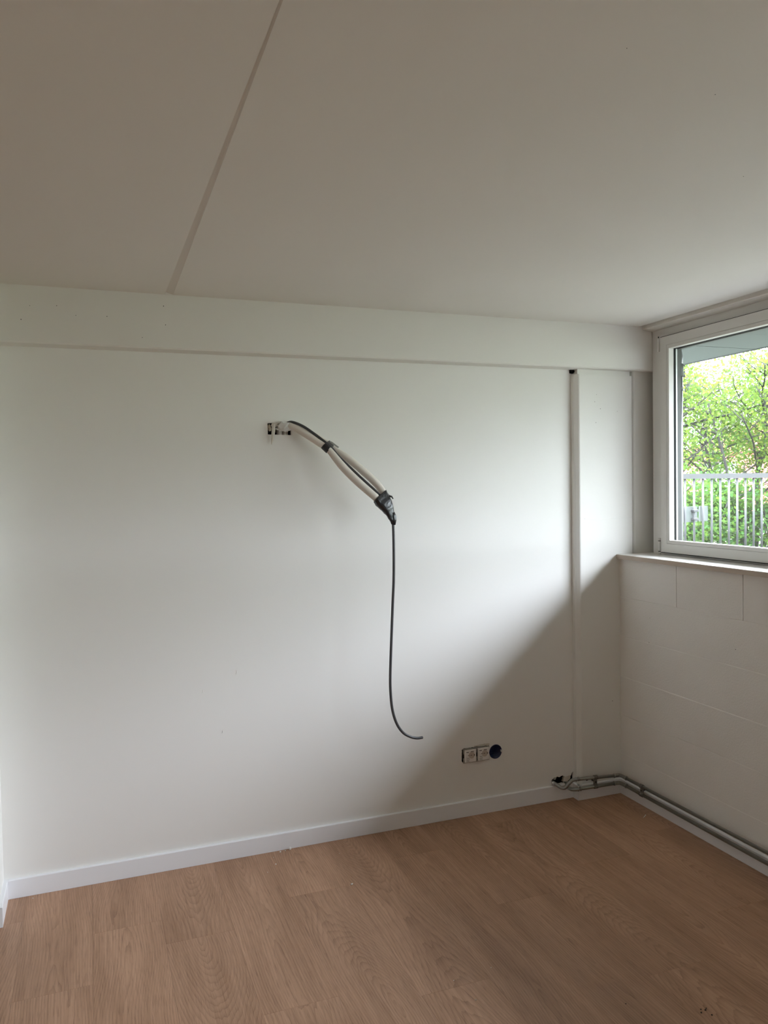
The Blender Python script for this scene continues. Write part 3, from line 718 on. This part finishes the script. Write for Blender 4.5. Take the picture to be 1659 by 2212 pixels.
crumb(1.5139, 1.9752, 0.0022, 'black speck alone, left of the black crumb cluster', 'soot', 'black crumbs at the lower right', name='dirt_crumb', seed=61)
sl = MB().tube([(-0.016, -0.010, 0.0016), (-0.004, -0.002, 0.0018), (0.008, 0.006, 0.0018), (0.017, 0.014, 0.0016)], [0.0012, 0.0016, 0.0016, 0.0008], 8).obj('plastic_sliver', M['crumb'])
sl.location = (2.4699, 3.0698, 0.0001); tag(sl, 'thin white sliver lying on the floor near the pipes', 'sliver')

# ------------------------------------------------------------------ outside: eaves, downpipe
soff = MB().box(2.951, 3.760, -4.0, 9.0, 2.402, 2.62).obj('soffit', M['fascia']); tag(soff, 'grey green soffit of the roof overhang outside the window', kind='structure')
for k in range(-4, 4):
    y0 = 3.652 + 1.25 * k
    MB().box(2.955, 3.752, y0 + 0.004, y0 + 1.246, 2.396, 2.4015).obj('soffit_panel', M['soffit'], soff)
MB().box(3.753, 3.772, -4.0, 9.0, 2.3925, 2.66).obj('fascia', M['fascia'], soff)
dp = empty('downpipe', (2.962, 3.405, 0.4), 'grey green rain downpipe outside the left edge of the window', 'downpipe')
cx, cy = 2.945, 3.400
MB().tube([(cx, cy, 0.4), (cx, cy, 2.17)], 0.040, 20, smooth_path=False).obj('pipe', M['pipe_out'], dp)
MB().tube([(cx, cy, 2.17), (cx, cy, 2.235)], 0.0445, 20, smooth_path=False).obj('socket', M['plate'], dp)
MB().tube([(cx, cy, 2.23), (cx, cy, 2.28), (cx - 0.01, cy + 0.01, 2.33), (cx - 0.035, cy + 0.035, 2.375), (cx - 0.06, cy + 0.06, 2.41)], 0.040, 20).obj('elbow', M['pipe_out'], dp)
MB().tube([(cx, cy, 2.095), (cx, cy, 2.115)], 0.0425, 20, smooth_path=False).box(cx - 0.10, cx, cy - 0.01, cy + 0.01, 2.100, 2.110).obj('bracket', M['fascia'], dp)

# ------------------------------------------------------------------ outside: railing
GZ = 0.55
ground = MB().box(2.861, 60, -30, 60, GZ - 0.4, GZ).obj('ground', M['ground']); tag(ground, 'grassy ground outside', kind='structure')
path = MB().box(2.90, 5.4, -20, 30, GZ, GZ + 0.012).obj('paved_path', M['paving']); tag(path, 'paved strip outside the window', kind='structure')
A = Vector((6.035, 6.815)); B = Vector((7.265, 6.960)); ZT = 1.692
u = (B - A); nb = 9; stp = u / nb
fe = empty('railing', (A.x, A.y, GZ), 'galvanised steel railing with vertical bars outside the window', 'railing')
ang = math.atan2(u.y, u.x)
def along(s, off=0.0): p = A + u * (s / nb); nrm = Vector((-math.sin(ang), math.cos(ang))); return Vector((p.x + nrm.x * off, p.y + nrm.y * off))
def slab_along(s0, s1, w, z0, z1, off=0.0):
    mb = MB(); q = [along(s0, off - w), along(s1, off - w), along(s1, off + w), along(s0, off + w)]
    return mb.prism([(p.x, p.y) for p in q], z0, z1, 'z')
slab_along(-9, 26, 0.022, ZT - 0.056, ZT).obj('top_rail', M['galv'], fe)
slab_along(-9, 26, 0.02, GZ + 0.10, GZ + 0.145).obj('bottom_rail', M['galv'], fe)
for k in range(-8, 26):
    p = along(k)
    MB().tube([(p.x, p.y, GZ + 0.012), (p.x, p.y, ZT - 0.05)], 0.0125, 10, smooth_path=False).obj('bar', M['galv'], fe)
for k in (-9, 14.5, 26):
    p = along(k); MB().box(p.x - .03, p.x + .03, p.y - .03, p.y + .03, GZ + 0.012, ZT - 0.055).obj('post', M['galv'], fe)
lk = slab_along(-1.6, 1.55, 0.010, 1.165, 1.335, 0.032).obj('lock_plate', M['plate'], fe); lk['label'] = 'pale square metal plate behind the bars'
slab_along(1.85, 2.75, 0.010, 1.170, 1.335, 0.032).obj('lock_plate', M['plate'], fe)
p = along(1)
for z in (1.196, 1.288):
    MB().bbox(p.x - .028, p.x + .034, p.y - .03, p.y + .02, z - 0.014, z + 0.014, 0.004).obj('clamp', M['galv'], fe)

# ------------------------------------------------------------------ outside: houses
bh = empty('brick_house', (22.6, 20.6, GZ), 'red brick house behind the trees, seen through gaps in the leaves', 'house')
def yawbox(parent, name, m, cx, cy, w, d, z0, z1, yaw, ox=0, oy=0):
    c, s = math.cos(yaw), math.sin(yaw); q = []
    for a, b in ((-w / 2, -d / 2), (w / 2, -d / 2), (w / 2, d / 2), (-w / 2, d / 2)):
        a += ox; b += oy; q.append((cx + a * c - b * s, cy + a * s + b * c))
    return MB().prism(q, z0, z1, 'z').obj(name, m, parent)
yw = math.radians(-38)
yawbox(bh, 'wall', M['brickred'], 22.6, 20.6, 7.0, 6.0, GZ + 0.0, 2.55, yw)
c, s = math.cos(yw), math.sin(yw)
g = []
for e_ in (-3.15, 3.15):
    g.append([(22.6 + a * c - e_ * s, 20.6 + a * s + e_ * c, z) for a, z in ((-3.7, 2.50), (3.7, 2.50), (0, 4.0))])
MB().add(g[0] + g[1], [(0, 1, 2), (5, 4, 3), (0, 3, 4, 1), (1, 4, 5, 2), (2, 5, 3, 0)]).obj('roof', M['brickred'], bh)
yawbox(bh, 'drainpipe', M['whitepaint'], 22.6, 20.6, 0.16, 0.16, GZ, 2.55, yw, -0.9, -3.1)
wf = yawbox(bh, 'window', M['whitepaint'], 22.6, 20.6, 1.2, 0.08, 1.3, 2.3, yw, 1.2, -3.03)
yawbox(wf, 'glass', M['glassdark'], 22.6, 20.6, 1.0, 0.06, 1.4, 2.2, yw, 1.2, -3.06)
yawbox(bh, 'door', M['whitepaint'], 22.6, 20.6, 0.95, 0.08, GZ, 2.2, yw, -2.4, -3.03)
ph = empty('pale_house', (24.5, 30.6, GZ), 'pale house with a grey roof, left of the red brick house', 'house')
yawbox(ph, 'wall', M['render'], 24.5, 30.6, 6.0, 5.0, GZ, 1.75, yw)
g = []
for e_ in (-2.7, 2.7):
    g.append([(24.5 + a * c - e_ * s, 30.6 + a * s + e_ * c, z) for a, z in ((-3.3, 1.72), (3.3, 1.72), (0, 2.9))])
MB().add(g[0] + g[1], [(0, 1, 2), (5, 4, 3), (0, 3, 4, 1), (1, 4, 5, 2), (2, 5, 3, 0)]).obj('roof', M['roofgrey'], ph)
wf = yawbox(ph, 'window', M['whitepaint'], 24.5, 30.6, 1.1, 0.08, 0.9, 1.6, yw, 0.6, -2.53)
yawbox(wf, 'glass', M['glassdark'], 24.5, 30.6, 0.95, 0.06, 0.97, 1.53, yw, 0.6, -2.56)

bh['group'] = ph['group'] = 'houses beyond the railing'
# ------------------------------------------------------------------ outside: trees and shrubs
def foliage_mesh(name, P, size, seed, m, parent, base):
    g = np.random.default_rng(seed)
    n = len(P)
    d = g.normal(size=(n, 3)); d[:, 2] -= 0.35; d /= np.linalg.norm(d, axis=1, keepdims=True)
    up = g.normal(size=(n, 3)) * 0.55 + np.array([0, 0, 1.0])
    s = np.cross(d, up); s /= np.linalg.norm(s, axis=1, keepdims=True)
    nn = np.cross(s, d)
    L_ = size * g.uniform(0.65, 1.25, n)[:, None]
    w = L_ * 0.40
    b0 = P; mid = P + d * L_ * 0.45 - nn * L_ * 0.03; tip = P + d * L_ - nn * L_ * 0.10
    l1 = P + d * L_ * 0.30 + s * w * 0.95 + nn * L_ * 0.05; r1 = P + d * L_ * 0.30 - s * w * 0.95 + nn * L_ * 0.05
    l2 = P + d * L_ * 0.68 + s * w * 0.72 + nn * L_ * 0.01; r2 = P + d * L_ * 0.68 - s * w * 0.72 + nn * L_ * 0.01
    V = np.stack([b0, l1, l2, tip, r2, r1, mid], 1).reshape(-1, 3) - np.array(base)
    o = (np.arange(n) * 7)[:, None]
    F = np.concatenate([o + np.array(q) for q in ([0, 6, 1], [1, 6, 2], [2, 6, 3], [3, 6, 4], [4, 6, 5], [5, 6, 0])], 1).reshape(-1, 3)
    me = bpy.data.meshes.new(name)
    me.vertices.add(len(V)); me.vertices.foreach_set('co', V.ravel())
    me.loops.add(F.size); me.loops.foreach_set('vertex_index', F.ravel().astype(np.int32))
    me.polygons.add(len(F)); me.polygons.foreach_set('loop_start', np.arange(0, F.size, 3, dtype=np.int32))
    me.polygons.foreach_set('loop_total', np.full(len(F), 3, np.int32))
    me.update(calc_edges=True)
    at = me.attributes.new('tint', 'FLOAT', 'POINT')
    at.data.foreach_set('value', np.repeat(g.uniform(0, 1, n), 7).astype(np.float32))
    me.materials.append(m)
    ob = bpy.data.objects.new(name, me); COL.objects.link(ob); ob.parent = parent
    ob['kind'] = 'stuff'
    return ob

def tree(name, base, stems, height, spread, levels, per, size, seed, m, label, group, cat='tree', r0=0.032, low=0.35):
    q = random.Random(seed)
    e = empty(name, base, label, cat, group)
    base = Vector(base); tips = []; trunks = MB(); br = MB()
    def grow(p, d, L_, r, lv):
        pts = [p]; k = 4
        for i in range(k):
            d = (d + Vector((q.uniform(-1, 1), q.uniform(-1, 1), q.uniform(-0.5, 0.7))) * 0.20).normalized()
            p = p + d * (L_ / k); pts.append(p)
        (trunks if lv == 0 else br).tube(pts, [r, r * 0.88, r * 0.76, r * 0.66, r * 0.55], 8 if lv == 0 else 5, 2 if lv < 2 else 1)
        if lv >= levels:
            tips.extend(pts[1:]); return
        if lv >= levels - 1: tips.extend(pts[2:])
        nchild = 6 if lv == 0 else 4
        for i in range(nchild):
            t = low + (1 - low) * (i + q.random()) / nchild if lv == 0 else 0.25 + 0.75 * (i + q.random()) / nchild
            j = min(k - 1, int(t * k)); f = t * k - j
            bp = pts[j].lerp(pts[j + 1], f)
            a = q.uniform(0, 2 * math.pi)
            side = Vector((math.cos(a), math.sin(a), q.uniform(-0.1, 0.5)))
            nd = (d * 0.45 + side * spread).normalized()
            grow(bp, nd, L_ * q.uniform(0.42, 0.62), r * 0.5, lv + 1)
    for s in range(stems):
        a = 2 * math.pi * s / max(1, stems) + q.uniform(0, 1)
        lean = 0.0 if stems == 1 else 0.28
        grow(base + Vector((math.cos(a), math.sin(a), 0)) * (0.10 if stems > 1 else 0), Vector((math.cos(a) * lean, math.sin(a) * lean, 1)).normalized(), height * q.uniform(0.62, 0.75), r0 * q.uniform(0.8, 1.1), 0)
    trunks.obj('trunk', M['bark'], e)
    b_ = br.obj('branches', M['bark'], e); b_['kind'] = 'stuff'
    g = np.random.default_rng(seed + 5)
    T = np.array([tuple(t) for t in tips])
    P = np.repeat(T, per, 0) + g.normal(size=(len(T) * per, 3)) * 0.11
    f_ = foliage_mesh('foliage', P, size, seed, m, e, base); f_.location = (0, 0, 0)
    return e
TREES = 'trees behind the railing'
tree('leafy_tree', (8.55, 8.35, GZ), 4, 3.45, 0.95, 3, 6, 0.047, 11, M['leaf1'], 'multi-stemmed light green tree straight behind the railing', TREES)
tree('leafy_tree', (7.55, 9.35, GZ), 3, 3.45, 0.95, 3, 6, 0.047, 23, M['leaf1'], 'yellow green tree at the left side of the window view', TREES)
tree('leafy_tree', (9.9, 7.6, GZ), 3, 3.45, 0.95, 3, 6, 0.047, 37, M['leaf1'], 'yellow green tree at the right side of the window view', TREES)
tree('leafy_tree', (10.4, 10.4, GZ), 3, 3.5, 0.95, 3, 6, 0.052, 41, M['leaf2'], 'darker green tree farther back between the others', TREES)
src = [o_ for o_ in COL.objects if o_.get('group') == TREES and o_.parent is None]
belt = empty('added_tree_belt', (9.8, -2.0, GZ), 'unseen belt of light green trees added to block low sky', 'trees', kind='stuff')  # out of view, added to cut low sky light on the long wall
for k in range(12):
    for ch in list(src[k % 4].children):
        d = ch.copy(); COL.objects.link(d); d.parent = belt; d['kind'] = 'stuff'
        d.location = (9.4 + 0.8 * (k % 2) - 9.8, 3.3 - 1.35 * k + 2.0, 0); d.rotation_euler = (0, 0, k * 1.7); d.scale = (0.94, 0.94, 0.94)
SH = 'shrubs at the foot of the railing'
for k, (x, y, h) in enumerate(((6.7, 8.0, 1.15), (7.5, 8.15, 1.10), (8.3, 8.1, 1.2))):
    tree('shrub', (x, y, GZ), 5, h, 0.9, 2, 8, 0.052, 60 + k, M['leaf2'], ('green shrub behind the metal plate of the railing', 'green shrub behind the middle of the railing', 'green shrub at the right end of the visible railing')[k], SH, 'shrub', 0.016, 0.15)
